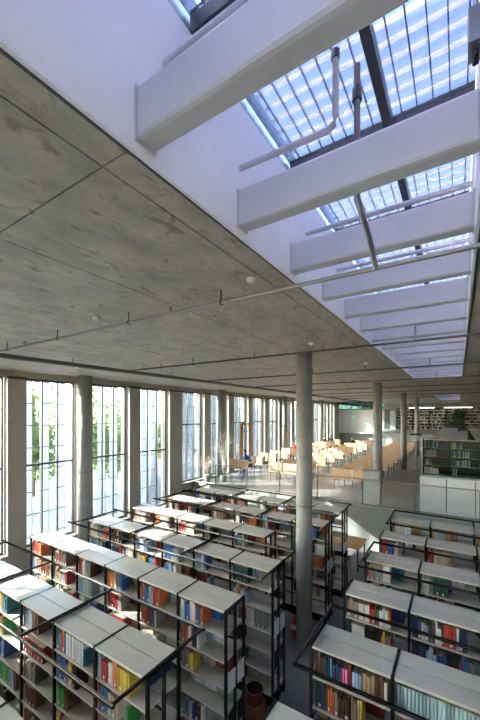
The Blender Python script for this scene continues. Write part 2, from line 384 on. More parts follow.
# ------------------------------------------------------------------ bookcases
PAL = {'crimson': (.28, .022, .02), 'red': (.50, .045, .02), 'orange': (.62, .16, .03), 'yellow': (.68, .48, .03), 'green': (.03, .30, .05), 'dark green': (.025, .09, .05),
       'teal': (.02, .18, .22), 'pale teal': (.34, .52, .53), 'blue': (.035, .13, .40), 'light blue': (.25, .42, .60), 'navy': (.018, .04, .11), 'black': (.014, .014, .016),
       'grey': (.26, .26, .26), 'dark grey': (.09, .085, .085), 'white': (.70, .69, .66), 'cream': (.58, .50, .37), 'tan': (.36, .24, .13), 'brown': (.12, .055, .03),
       'maroon': (.10, .025, .025), 'pink': (.60, .12, .25), 'purple': (.12, .05, .18)}
def tone(c, k):
    g_ = sum(c)/3; f = (.72, 1.0, 1.22)[k]; sat = .88
    return tuple(min(.8, max(.004, (g_+(q-g_)*sat)*f)) for q in c)
PN = [(c, k) for c in PAL for k in range(3)]; BM = {(c, k): mat('book_%s_%d' % (c.replace(' ', '_'), k), tone(PAL[c], k), .5, var=.10, scale=9) for (c, k) in PN}
PW = ['white']*5+['grey']*3+['blue']*3+['navy']*2+['red']*2+['orange']*2+['crimson']*2+['cream']*3+['tan']*2+['brown']*2+['black']*2+['dark grey']*2+['light blue']*2+['teal', 'yellow', 'green', 'dark green', 'maroon', 'pale teal']
PITCH = .84; DEP = .46; H = 2.25; NL = 6; LZ = [H-.34*(k+1) for k in range(NL)]   # shelf levels
BOOKS = []   # dict per book
# hand-picked shelf contents (row id, bay from aisle, shelf from top): [(colour, count, height)...]
PICK = {
 ('L', 1, 0, 0): 'light blue2 red4 white2 orange3 yellow6 . .', ('L', 1, 0, 1): 'red2 blue4 cream6 . . white1 green1', ('L', 1, 0, 2): 'orange2 grey2 . . .',
 ('L', 1, 1, 0): 'blue1 light_blue1 orange2 blue1 white14 teal1 .', ('L', 1, 1, 1): 'blue6 grey2 yellow2 black4 . .', ('L', 1, 1, 2): 'green5 brown2 . . .', ('L', 1, 1, 3): 'yellow2 brown2 grey5 teal1 . .',
 ('L', 1, 2, 0): 'navy2 grey2 light_blue2 white2 grey1 orange1 brown3 . . ', ('L', 1, 2, 1): 'crimson19', ('L', 1, 2, 2): 'brown1 dark_grey3 grey5 tan2 dark_grey1 . .', ('L', 1, 2, 3): 'tan1 maroon8 brown2 . .', ('L', 1, 2, 4): 'crimson3 brown4 grey2 dark_green1 . .',
 ('L', 1, 3, 0): 'tan3 yellow2 white1 light_blue3 teal3 . ', ('L', 1, 3, 1): 'blue2 red2 orange2 yellow1 green1 . . .', ('L', 1, 3, 2): 'orange1 white2 navy2 blue3 . . .',
 ('L', 2, 0, 0): 'white2 blue4 white3 orange1 blue2 orange2 . .', ('L', 2, 0, 1): 'blue1 orange4 white2 orange1 navy2 white1 . .', ('L', 2, 0, 2): 'crimson1 grey3 yellow3 . . .', ('L', 2, 0, 3): '. . .', ('L', 2, 0, 4): 'grey2 crimson1 blue2 white2 navy3 brown2 white2',
 ('L', 2, 1, 0): 'orange2 blue3 white1 light_blue2 red2 orange2 . .', ('L', 2, 1, 1): 'yellow1 orange2 crimson2 brown1 blue3 white2 . .', ('L', 2, 1, 2): 'white5 grey4 white3 . . .',
 ('L', 2, 2, 0): 'orange5 tan2 dark_grey1 grey2 blue3 . .', ('L', 2, 2, 1): 'crimson10 grey3 . .', ('L', 2, 2, 2): 'black2 yellow1 green1 dark_grey1 crimson8 . .',
 ('L', 2, 3, 0): 'red4 white2 light_blue2 grey3 brown2 . .', ('L', 2, 3, 1): 'light_blue4 pale_teal10 . .', ('L', 2, 4, 0): 'brown4 crimson2 brown5 dark_grey3 .', ('L', 2, 4, 1): 'grey4 tan2 yellow1 grey6 crimson2 .', ('L', 2, 5, 0): 'crimson3 red5 orange3 .',
 ('L', 3, 0, 0): 'navy2 dark_green11 . .', ('L', 3, 0, 1): 'light_blue1 white3 orange2 white2 light_blue2 . .', ('L', 3, 0, 3): 'dark_green2 maroon5 . .', ('L', 3, 0, 4): 'grey4 dark_grey4 . .', ('L', 3, 0, 5): 'crimson2 pink2 maroon4 . .',
 ('L', 3, 1, 0): 'light_blue3 white3 blue2 . . .', ('L', 3, 1, 1): 'maroon9 orange1 light_blue2 .', ('L', 3, 2, 0): 'blue6 light_blue4 white3 .', ('L', 3, 2, 1): 'blue5 light_blue2 blue3 white2 .', ('L', 3, 3, 0): 'dark_green1 blue3 white4 light_blue3 .',
 ('R', 2, 0, 0): 'brown2 dark_grey2 navy2 teal1 navy3 pink2 crimson1 light_blue3 tan3 brown2 cream1 . .', ('R', 2, 0, 1): 'dark_green2 navy2 brown1 orange3 grey1 brown3 black1 tan3 cream1 yellow1 . .', ('R', 2, 0, 2): 'navy2 brown4 crimson2 dark_green3 brown3 . .',
 ('R', 2, 1, 0): 'pale_teal22', ('R', 2, 1, 1): 'white4 light_blue3 white3 pink2 grey4 .',
 ('R', 3, 0, 0): 'tan2 grey3 white5 red3 crimson1 green1 white3 orange1 . .', ('R', 3, 0, 1): 'dark_green2 white6 black7 yellow2 grey1 pink1 . .', ('R', 3, 1, 0): 'navy3 white2 light_blue1 dark_grey2 white3 navy1 red4 pale_teal1 navy3 .', ('R', 3, 1, 1): 'navy5 light_blue3 blue3 black5 red1 blue2 grey2 .',
 ('R', 4, 0, 0): 'red2 grey8 white4 . .', ('R', 4, 1, 0): 'white4 grey3 dark_green8 .', ('R', 5, 0, 0): 'red3 blue5 cream2 grey3 .', ('R', 5, 1, 0): 'red3 cream8 tan4 .', ('R', 6, 0, 0): 'tan3 white12 .', ('R', 6, 1, 0): 'yellow3 light_blue4 tan6 .',
}
def parse(s):
    out = []
    for t in s.replace('light blue', 'light_blue').split():
        if t == '.': out.append((None, 1)); continue
        n = ''.join(c for c in t if c.isdigit()); out.append((t[:len(t)-len(n)].replace('_', ' '), int(n)))
    return out
def fill_shelf(rowkey, bay, lev, x0, x1, yface, ydir, z, store, r):
    """books standing spine-out on one shelf, from x0 rightwards"""
    key = (rowkey[0], rowkey[1], bay, lev)
    x = x0+.02; lim = x1-.02
    if key in PICK and ydir < 0: runs = parse(PICK[key]); dense = True
    else:
        runs = []
        tot = r.choice((8, 12, 14, 16, 18, 18))
        if r.random() < .08: tot = 0
        while tot > 0:
            c = r.choice(PW); n = r.choice((1, 1, 2, 2, 3, 5)) if r.random() < .85 else 8
            runs.append((c, n)); tot -= n
    for (c, n) in runs:
        if c is None: x += .05; continue
        hh = r.uniform(.21, .285); th = r.uniform(.024, .034) if n > 3 else r.uniform(.02, .042); dd = r.uniform(.15, .19)
        for i in range(n):
            h2 = hh*r.uniform(.985, 1) if n > 3 else r.uniform(.19, .29); t2 = th*(r.uniform(.9, 1.1)); 
            if x+t2 > lim: return
            store.append(dict(key=key, c=c, x=x, t=t2-r.uniform(.0025, .005), k=r.choice((0, 1, 1, 1, 2)) if n <= 3 else r.choice((0, 1, 1, 2)), h=h2, d=dd*r.uniform(.97, 1.03) if n > 3 else r.uniform(.14, .2), y=yface+(-ydir)*r.uniform(0, .008), yd=ydir, z=z)); x += t2
ROWS = []
def bookcase(side, i, yf, xs, loop, label, edge=SHELF, base=0.0, height=H, dep=DEP, rails_x=None, signs=True, fillb=True, rowkey=None):
    """a run of double-sided bays; xs = bay boundaries from aisle outwards"""
    xa, xb = min(xs), max(xs); yb = yf+dep; ym = (yf+yb)/2
    root = empty('bookcase', (xs[0], yf, base)); tag(root, label, 'bookcase', 'bookcase rows')
    def P(name, x0, y0, z0, x1, y1, z1, m): 
        return link(name, boxm(x1-x0, y1-y0, z1-z0, m), None, root, ((x0+x1)/2-xs[0], (y0+y1)/2-yf, z0-base))
    for k, x in enumerate(xs):
        for yy in ((yf+.012, ym, yb-.012) if k in (0, len(xs)-1) else (yf+.012, yb-.012)):
            P('post', x-.016, yy-.016, base, x+.016, yy+.016, base+height+.005, BLACK)
        P('top_bar', x-.014, yf+.03, base+height-.03, x+.014, yb-.03, base+height+.004, BLACK)
    for k in range(len(xs)-1):
        x0, x1 = sorted((xs[k], xs[k+1])); x0 += .017; x1 -= .017
        for (ya, yb2, s) in ((yf, ym-.008, -1), (ym+.008, yb, 1)):
            P('top_board', x0, ya, base+height-.03, x1, yb2, base+height, SHELF)
            for L_, z in enumerate(LZ):
                z = z+base
                P('shelf', x0, ya+.005, z-.02, x1, yb2-.002, z, edge)
        P('kick_plate', x0, yf+.03, base, x1, yb-.03, base+.10, BLACK)
        P('back_mesh_bar', x0, ym-.004, base+height-.5, x1, ym+.004, base+height-.47, BLACK)
    if signs:
        for (z0, n) in ((1.15, 2), (.62, 2)):
            for j in range(n):
                ya = yf+.04+j*(dep/2-.01)
                q = P('sign_sheet', xs[0]+(.018 if xs[0] > xs[1] else -.022), ya, z0, xs[0]+(.022 if xs[0] > xs[1] else -.018), ya+.17, z0+.27, PAPER if z0 > 1 else BLACK)
    if loop:
        s = 1 if xs[0] > xs[-1] else -1
        zz = H+.005; ya, yb3 = yf-loop, yb+loop
        e0, e1 = xs[0]+s*.03, xs[-1]-s*.16
        lo, hi = min(e0, e1), max(e0, e1)
        for yy in (ya, yb3): link('long_rail', rod('x', hi-lo, .020, RAILM), None, root, ((lo+hi)/2-xs[0], yy-yf, zz+.022-base))
        for x in rails_x: link('cross_rail', rod('y', yb3-ya, .019, RAILM), None, root, (x-xs[0], (ya+yb3)/2-yf, zz+.022-base))
    return root
YR = [.95+1.325*i for i in range(7)]
BX = [-2.55-PITCH*k for k in range(7)]; RX = [-1.38+PITCH*k for k in range(5)]
nl = ['nearest', 'second', 'third', 'fourth', 'fifth', 'sixth', 'seventh']
for i in range(7):
    xs = BX if i != 4 else BX[1:]
    loop = .40 if i in (1, 3, 5, 6) else 0
    if i == 6: loop = .38
    lab = nl[i]+' left-hand bookcase from the viewer, white tops, '+('ringed by black rail' if loop else 'without rail')
    if i == 4: lab = 'shorter fifth left-hand bookcase from the viewer, ending beside the round column'
    bookcase('L', i, YR[i], xs, loop, lab, rails_x=[BX[0], BX[2], BX[4], BX[6]])
    r = random.Random(100+i)
    for k in range(len(xs)-1):
        kk = k if i != 4 else k+1
        for lv, z in enumerate(LZ):
            fill_shelf(('L', i), kk, lv, xs[k+1]+.016, xs[k]-.016, YR[i]+.02, -1, z, BOOKS, r)
            if i < 6 and lv < 4: fill_shelf(('LB', i), kk, lv, xs[k+1]+.016, xs[k]-.016, YR[i]+DEP-.02, 1, z, BOOKS, r)
for i in range(1, 7):
    loop = .40 if i in (2, 4, 6) else 0
    lab = nl[i-1]+' right-hand bookcase from the viewer, white tops, '+('ringed by black rail' if loop else 'without rail')
    bookcase('R', i, YR[i], RX, loop, lab, rails_x=[RX[0]-.03, RX[2], RX[4]])
    r = random.Random(200+i)
    for k in range(len(RX)-1):
        for lv, z in enumerate(LZ):
            fill_shelf(('R', i), k, lv, RX[k]+.016, RX[k+1]-.016, YR[i]+.02, -1, z, BOOKS, r)
            if lv < 4: fill_shelf(('RB', i), k, lv, RX[k]+.016, RX[k+1]-.016, YR[i]+DEP-.02, 1, z, BOOKS, r)
# stack block on the reading level (dark frames, green shelf edges)
SXS = [-1.18+.92*k for k in range(5)]
st = bookcase('S', 9, 15.4, SXS, 0, 'dark bookcase with green shelf edges behind the white cabinets', edge=GREENM, base=ZR, signs=False)
for k in range(4): link('back_panel', boxm(.88, .006, H-.1, BLACK), None, st, (.46+.92*k, DEP/2+.006, .06))
q = B('end_panel', SXS[0]-.05, 15.38, ZR, SXS[0]-.02, 15.4+DEP+.02, ZR+H+.02, WHITEC, None); q.parent = st; q.location = q.location-st.location
r = random.Random(300)
for k in range(4):
    for lv, z in enumerate(LZ):
        n0 = len(BOOKS); fill_shelf(('S', 9), k, lv, SXS[k]+.016, SXS[k+1]-.016, 15.42, -1, z+ZR, BOOKS, r)
        tones = r.choice((['grey', 'grey', 'dark green'], ['grey', 'cream', 'grey'], ['teal', 'navy', 'dark grey', 'cream', 'black'], ['dark grey', 'tan', 'black']))
        for b in BOOKS[n0:]: b['c'] = r.choice(tones)
for n_, x0 in enumerate((-.90, .57, 2.04)):
    root = empty('bookcase', (x0, 16.3, ZR)); tag(root, 'long white-topped bookcase running away behind the green-edged stack, %s from left' % ORD[n_], 'bookcase', 'long bookcases behind the stack')
    for j in range(13):
        if j < 12:
            link('top_board', boxm(.9, .96, .03, SHELF), None, root, (.45, .5+j, H))
            for z in LZ: link('shelf', boxm(.88, .96, .02, SHELF), None, root, (.45, .5+j, z-.02))
            link('kick_plate', boxm(.84, .96, .1, BLACK), None, root, (.45, .5+j, 0))
        for xx in (.016, .884): link('post', boxm(.03, .03, H, BLACK), None, root, (xx, j+.0, 0))
# far gallery wall shelving
for n_ in range(8):
    x0 = -6.2+1.7*n_
    root = empty('wall_bookcase', (x0, 45.0, 2.95)); tag(root, 'tall white-shelved bookcase on the far gallery wall, %s from left' % ORD[n_], 'bookcase', 'gallery wall bookcases')
    for xx in (0, 1.62): link('side_panel', boxm(.05, .4, 2.6, BLACK), None, root, (xx+.025, .2, 0))
    link('back_panel', boxm(1.62, .02, 2.6, BLACK), None, root, (.835, .42, 0))
    rr = random.Random(400+n_)
    for j in range(7):
        z = .08+.36*j
        link('shelf', boxm(1.56, .34, .05, SHELF), None, root, (.835, .2, z))
        if j < 7:
            x = x0+.06
            while x < x0+1.5:
                c = rr.choice(['brown', 'dark grey', 'black', 'navy', 'grey', 'maroon', 'tan', 'dark green', 'grey', 'cream', 'black']); t_ = rr.uniform(.04, .09)
                if rr.random() < .12: x += .15; continue
                BOOKS.append(dict(key=('G', n_, 0, j), c=c, x=x, t=t_-.003, k=0, h=rr.uniform(.2, .28), d=.2, y=45.06, yd=-1, z=2.95+z+.05)); x += t_

# -- choose the 300 books that show largest
ca, sa = math.cos(YAW), math.sin(YAW)
def score(b):
    if b['yd'] > 0: return 0
    X, Y, Z = b['x']+b['t']/2, b['y'], b['z']+b['h']/2
    d = -sa*X+ca*Y; l = ca*X+sa*Y
    if d < .3: return 0
    px, py = 240+338*l/d, 414-338*(Z-ZC)/d
    if not (2 < px < 478 and 2 < py < 716): return 0
    side, i = b['key'][0], b['key'][1]
    if side in 'LR':
        for xs_, lo in ((BX, 0), (RX, 1)):
            for j in range(lo, i):
                for yy in (YR[j], YR[j]+DEP):
                    if yy >= Y-.02: continue
                    f = yy/Y; zx = ZC+(Z-ZC)*f
                    xx = X*f; xa, xb = min(xs_), max(xs_)
                    if j == 4 and xs_ is BX: xb = BX[1]
                    if xa < xx < xb and zx < H: return 0
    return b['t']*b['h']/d/d*abs(Y)/math.sqrt(X*X+Y*Y)
for b in BOOKS: b['s'] = score(b)
order = sorted(range(len(BOOKS)), key=lambda q: -BOOKS[q]['s']); IND = set(q for q in order[:300] if BOOKS[q]['s'] > 0)
cnt = {}; rest = MB(); PIX = {k: n for n, k in enumerate(PN)}
shn = ['top', 'second', 'third', 'fourth', 'fifth', 'bottom']; ban = ['first', 'second', 'third', 'fourth', 'fifth', 'sixth']
rown = {('L', i): nl[i]+' left-hand bookcase' for i in range(7)}; rown.update({('R', i): nl[i-1]+' right-hand bookcase' for i in range(1, 7)}); rown[('S', 9)] = 'green-edged stack'
for q, b in enumerate(BOOKS):
    ck = (b['key'], b['c']); cnt[ck] = cnt.get(ck, 0)+1
    x0, t, h, d, z = b['x'], b['t'], b['h'], b['d'], b['z']+.0005
    y0 = b['y'] if b['yd'] < 0 else b['y']-d
    if q in IND:
        mb = MB(); tb = .003
        cc = min(.006, t*.22); sp = [(0, cc), (cc, 0), (t-cc, 0), (t, cc), (t, d), (t-tb, d), (t-tb, cc+.002), (tb, cc+.002), (tb, d), (0, d)]
        mb.add([(u, v_, 0) for (u, v_) in sp]+[(u, v_, h) for (u, v_) in sp], [tuple(reversed(range(10)))]+[tuple(range(10, 20))]+[(a_, (a_+1) % 10, (a_+1) % 10+10, a_+10) for a_ in range(10)])
        o = link('book', mb.mesh('book', [BM[(b['c'], b['k'])]]), None, None, (x0, y0, z))
        link('pages', MB().box(tb, .009, .004, t-tb, d-.004, h-.006).mesh('pages', [PAGES]), None, o)
        if (q*7) % 3 == 0: link('spine_label', MB().box(.002, -.0012, .02, t-.002, 0, .055).mesh('spine_label', [SLABEL]), None, o)
        k = b['key']
        tag(o, '%s %s book from left, %s shelf, %s bay from aisle, %s' % (ORD[min(cnt[ck]-1, 29)], b['c'], shn[k[3]], ban[k[2]], rown[(k[0], k[1])]), 'book', 'books on the shelves')
    else:
        mi = PIX[(b['c'], b['k'])]; cc = min(.006, t*.22)
        pl_ = [(0, cc), (cc, 0), (t-cc, 0), (t, cc), (t, d), (0, d)] if b['yd'] < 0 else [(0, 0), (t, 0), (t, d-cc), (t-cc, d), (cc, d), (0, d-cc)]
        vs = [(x0+u, y0+v_, z) for (u, v_) in pl_]+[(x0+u, y0+v_, z+h) for (u, v_) in pl_]
        rest.add(vs, [(a_, (a_+1) % 6, (a_+1) % 6+6, a_+6) for a_ in range(6)], mi); rest.add(vs[6:], [tuple(range(6))], len(PN))
        if b['yd'] < 0 and (q*7) % 3 == 0 and b['key'][0] != 'G': rest.box(x0+cc, y0-.001, z+.02, x0+t-cc, y0, z+.055, len(PN)+1)
o = link('books', rest.mesh('books', [BM[k] for k in PN]+[PAGES, SLABEL])); tag(o, 'remaining rows of small books packed on all the bookcases', 'books', kind='stuff')

# ------------------------------------------------------------------ railing at the edge of the reading level
rl = empty('railing', (-9.4, YE+.06, ZR+.02)); tag(rl, 'thin metal railing with wire mesh along the edge of the reading floor', 'railing')
px_ = [0, 1.68, 3.26, 4.86, 6.54, 8.2, 9.96, 11.7, 13.4, 15.1]
for x in px_: link('post', boxm(.035, .035, .90, DARKP), None, rl, (x, 0, 0))
link('handrail', boxm(px_[-1]+.04, .04, .03, GREYM), None, rl, (px_[-1]/2, 0, .90))
for j in range(len(px_)-1):
    a, b = px_[j]+.02, px_[j+1]-.02; wv = MB(); h0, h1 = .05, .86; hh = h1-h0; sp = .085; q = a-hh
    while q < b:
        for sgn in (1, -1):
            p0, p1 = (q, h0), (q+hh, h1)
            lo, hi = max(a, q), min(b, q+hh)
            if hi-lo < .02: continue
            za, zb = h0+(lo-q), h0+(hi-q)
            if sgn < 0: za, zb = h0+h1-za, h0+h1-zb
            e = .0022; wv.add([(lo, -e, za-e), (hi, -e, zb-e), (hi, e, zb-e), (lo, e, za-e), (lo, 0, za+e), (hi, 0, zb+e)], [(0, 1, 5, 4), (3, 4, 5, 2), (0, 3, 2, 1)])
        q += sp
    o = link('wire_mesh', wv.mesh('wire_mesh', [GREYM]), None, rl); o['kind'] = 'stuff'
    link('bottom_rail', boxm(b-a, .02, .02, DARKP), None, rl, ((a+b)/2, 0, .03))

# plinth, white cabinets
pl = empty('plinth', (-2.62, 12.95, ZR)); tag(pl, 'pale grey boxy plinth standing in front of the column behind the railing', 'plinth')
q = link('body', boxm(.58, .46, 1.17, PLINTH), None, pl); md = q.modifiers.new('bevel', 'BEVEL'); md.width = .008
link('top_slab', boxm(.6, .48, .03, PLINTH), None, pl, (0, 0, 1.17))
for n_ in range(4):
    x0 = -1.08+.77*n_
    c = empty('cabinet', (x0+.385, 12.95, ZR)); tag(c, 'white waist-high cabinet behind the railing, %s from left' % ORD[n_], 'cabinet', 'white cabinets by the railing')
    q = link('body', boxm(.75, .44, 1.16, WHITEC), None, c)
    link('door', boxm(.735, .018, 1.10, WHITEC), None, c, (0, -.229, .04)); link('top', boxm(.765, .46, .03, WHITEC), None, c, (0, 0, 1.16))

# ------------------------------------------------------------------ reading desks and chairs
def chair_proto():
    root = empty('chair', (0, 0, 0))
    link('seat', boxm(.40, .40, .03, DARKC), None, root, (0, 0, .44)); link('backrest', boxm(.38, .025, .30, DARKC), None, root, (0, .20, .50))
    for sx in (-.17, .17):
        for sy in (-.17, .185): T('leg', [(sx, sy, 0), (sx, sy,   .44 if sy < 0 else .79)], .011, BLACK, root, 6)
    return root
def desk_proto(wd):
    root = empty('reading_desk', (0, 0, 0))
    link('tabletop', boxm(wd, .75, .03, WOOD), None, root, (wd/2, .40, .72))
    for k in range(2): 
        link('screen_panel', boxm(wd/2-.012, .02, .47, WOOD), None, root, (wd*(.25+.5*k), .0, .47))
    link('seam_strip', boxm(.035, .03, .47, PAPER), None, root, (wd/2, -.002, .475))
    for sx in (.08, wd-.08):
        for sy in (.06, .72): T('leg', [(sx, sy, 0), (sx, sy, .72)], .014, BLACK, root, 6)
    return root
def ctree(o, loc, rz=0):
    c = o.copy(); COL.objects.link(c); c.location = loc; c.rotation_euler = (0, 0, rz)
    for ch in o.children:
        d = ch.copy(); COL.objects.link(d); d.parent = c
    return c
PR = {1.72: desk_proto(1.72), 1.2: desk_proto(1.2)}; USED = set(); CH = chair_proto(); chused = False
SEATS = {(0, 0, 0): 0, (0, 4, 0): 0, (0, 8, 0): 0, (0, 9, 0): 0, (1, 8, 0): 0}
DY = [14.5+1.62*k for k in range(11)]
for gi, (gx, wd, gname) in enumerate(((-10.05, 1.2, 'window-side'), (-7.7, 1.72, 'middle'), (-4.6, 1.72, 'right-hand'))):
    for ri, yy in enumerate(DY):
        x0 = gx if gi or ri == 0 else gx-.1
        if wd not in USED: o = PR[wd]; o.location = (x0, yy, ZR); USED.add(wd)
        else: o = ctree(PR[wd], (x0, yy, ZR))
        tag(o, 'light wood reading desk with front screen, %s from the railing, %s desk column' % (ORD[ri], gname), 'desk', 'reading desks')
        for ci, fx in enumerate((.28, .72) if wd > 1.5 else (.5,)):
            cl = (x0+wd*fx, yy+.78+rnd.uniform(-.04, .08), ZR); rz = rnd.uniform(-.25, .25)
            if (gi, ri, ci) in SEATS: cl = (x0+wd*fx, yy+.80, ZR); rz = 0; SEATS[(gi, ri, ci)] = cl
            if not chused: c = CH; c.location = cl; c.rotation_euler.z = rz; chused = True
            else: c = ctree(CH, cl, rz)
            tag(c, '%sblack chair behind %s desk from the railing, %s desk column' % (('left ', 'right ')[ci] if wd > 1.5 else '', ORD[ri], gname), 'chair', 'reading chairs')
# wooden table in the sunken area
t = empty('wooden_table', (-3.35, 11.05, 0)); tag(t, 'brown wooden table with black legs against the grey retaining wall', 'table')
link('tabletop', boxm(1.7, 1.0, .035, WOOD2), None, t, (0, 0, .71))
for sx in (-.78, .78):
    for sy in (-.44, .44): link('leg', boxm(.04, .04, .71, BLACK), None, t, (sx, sy, 0))
c = ctree(CH, (-2.95, 10.35, 0), math.pi); tag(c, 'black chair at the brown wooden table in the sunken area', 'chair')

# ------------------------------------------------------------------ small things
# fire extinguisher
fe = empty('fire_extinguisher', (-2.97, 6.80, 0)); tag(fe, 'red fire extinguisher standing by the round column', 'fire extinguisher')
me = MB().lathe([(.07, 0), (.078, .02), (.078, .38), (.06, .43), (.025, .46), (.025, .49)], n=20).mesh('cylinder', [RED], True); link('cylinder', me, None, fe)
link('valve', boxm(.05, .03, .05, BLACK), None, fe, (0, 0, .49)); link('handle', boxm(.02, .14, .02, BLACK), None, fe, (0, .04, .53))
T('hose', [(.0, -.03, .51), (.06, -.08, .45), (.085, -.03, .3), (.09, 0, .15)], .011, BLACK, fe); link('label_plate', MB().lathe([(.079, 0), (.079, .1)], n=20).mesh('label_plate', [SLABEL]), None, fe, (0, 0, .2))
# kick stool
ks = empty('kick_stool', (-2.75, 4.70, 0)); tag(ks, 'dark red round kick stool on the floor at the bookcase end', 'stool')
link('base', MB().lathe([(.20, 0), (.215, .02), (.21, .06), (.175, .20), (.172, .215), (.14, .22)], n=28).mesh('base', [RUST], True), None, ks)
link('body', MB().lathe([(.135, .215), (.125, .36), (.14, .385), (.145, .41), (.135, .425)], n=28).mesh('body', [RUST], True), None, ks)
link('step_pad', MB().lathe([(.125, .425), (.125, .432), (.11, .436)], n=28).mesh('step_pad', [BLACK]), None, ks)
link('base_ring', MB().lathe([(.216, .03), (.222, .035), (.222, .05), (.214, .055)], n=28).mesh('base_ring', [BLACK]), None, ks)
# junction box inside the skylight
jb = empty('junction_box', (SX1, 1.95, 6.55)); tag(jb, 'grey junction box on the right skylight wall beside the pipes', 'junction box')
link('body', boxm(.06, .12, .16, GREYM), None, jb, (-.03, 0, 0)); T('conduit', [(-.03, 0, .16), (-.03, 0, .44)], .012, GREYM, jb, 6); T('gland', [(-.03, 0, 0), (-.03, 0, -.06)], .015, BLACK, jb, 6)
# wooden post with sign by the window
wp = empty('wooden_post', (-10.35, 16.2, ZR)); tag(wp, 'tall wooden post with short arm and blue sign by the window', 'post')
link('upright', boxm(.12, .16, 2.75, WOOD2), None, wp); link('arm', boxm(.36, .12, .10, WOOD2), None, wp, (.24, 0, 2.65)); link('sign', boxm(.34, .03, .18, mat('blue_sign', (.25, .45, .7), .5)), None, wp, (.25, 0, 2.2)); link('sign_hanger', boxm(.015, .015, .27, BLACK), None, wp, (.25, 0, 2.38))
# white sign board by the third column
ws = empty('sign_stand', (-2.05, 22.0, ZR)); tag(ws, 'white boxy sign on a post right of the third slim column', 'sign')
link('pole', boxm(.06, .06, 1.72, GREYM), None, ws); link('board', boxm(.55, .08, .32, WHITEC), None, ws, (0, 0, 1.70)); link('cap', boxm(.6, .12, .1, BLACK), None, ws, (0, 0, 2.02)); link('foot', boxm(.4, .4, .02, BLACK), None, ws)
# far white panel and its clerestory
wpn = B('wall_panel', -11.0, 35.88, 2.98, -6.6, 36.0, 5.28, WHITEW); tag(wpn, 'large white wall panel at the far end of the reading area', 'wall panel')
o = B('ledge', -10.76, 35.55, 2.86, -6.6, 36.0, 2.98, WHITEC); tag(o, 'white ledge under the large white wall panel', 'ledge')
cw = link('window_40', MB().box(-11, 35.9, 5.28, -6.6, 36, 5.36).box(-11, 35.9, 6.0, -6.6, 36, 6.08).mesh('window', [FRAME])); tag(cw, 'dark clerestory glazing strip above the white wall panel', 'window', kind='structure')
for k in range(9): B('mullion', -10.98+.54*k, 35.92, 5.36, -10.93+.54*k, 35.98, 6.0, FRAME, cw)
for k in range(8): B('pane', -10.93+.54*k, 35.945, 5.36, -10.98+.54*(k+1), 35.955, 6.0, GLASSD, cw)
gw = link('window_41', MB().box(XW-.04, YN, 4.6, XW+.05, YF, 4.66).box(XW-.04, YN, 5.84, XW+.05, YF, 5.9).mesh('window', [FRAME])); tag(gw, 'high gallery window strip beyond the white wall panel', 'window', kind='structure')
for k in range(5): B('pane', XW-.004, YN+2*k, 4.66, XW+.004, YN+2*k+1.96, 5.84, GLASS, gw)
es = empty('exit_sign', (-9.1, 35.87, 4.42)); tag(es, 'small green sign on the white wall panel', 'sign'); link('face', boxm(.30, .02, .2, SIGNG), None, es); link('pictogram', boxm(.1, .004, .12, PLASTIC), None, es, (-.04, -.012, .04))
es = empty('exit_sign', (-7.0, 40.0, 5.72)); tag(es, 'tiny green exit sign hanging under the far ceiling', 'sign'); link('face', boxm(.35, .05, .2, SIGNG), None, es); link('hanger', boxm(.02, .02, .16, BLACK), None, es, (0, 0, .2)); link('pictogram', boxm(.1, .004, .12, PLASTIC), None, es, (.04, -.027, .04))
dr = link('door_1', MB().box(-8.6, 45.9, 2.95, -8.5, 46, 5.4).box(-6.5, 45.9, 2.95, -6.4, 46, 5.4).box(-8.5, 45.9, 5.3, -6.5, 46, 5.4).mesh('door', [FRAME])); tag(dr, 'dark glazed doors on the far gallery wall', 'door', kind='structure')
for k in range(3): B('door_leaf', -8.48+.66*k, 45.93, 2.95, -7.86+.66*k, 45.97, 5.3, FRAME if k % 2 else GREYW, dr)
for n_, (x, yy) in enumerate(((-3.5, 43.5), (0.0, 43.5), (3.5, 43.5))):
    lf = empty('linear_lamp', (x, yy, 5.5)); tag(lf, 'white linear ceiling lamp in front of the gallery bookcases, %s from left' % ORD[n_], 'lamp', 'gallery lamps')
    link('housing', boxm(2.6, .12, .05, PLASTIC), None, lf, (0, 0, .06)); link('tube', boxm(2.56, .10, .06, LAMP), None, lf)
    for xx in (-1, 1): T('hanger', [(xx, 0, .11), (xx, 0, ZCEIL-5.5)], .006, BLACK, lf, 6)

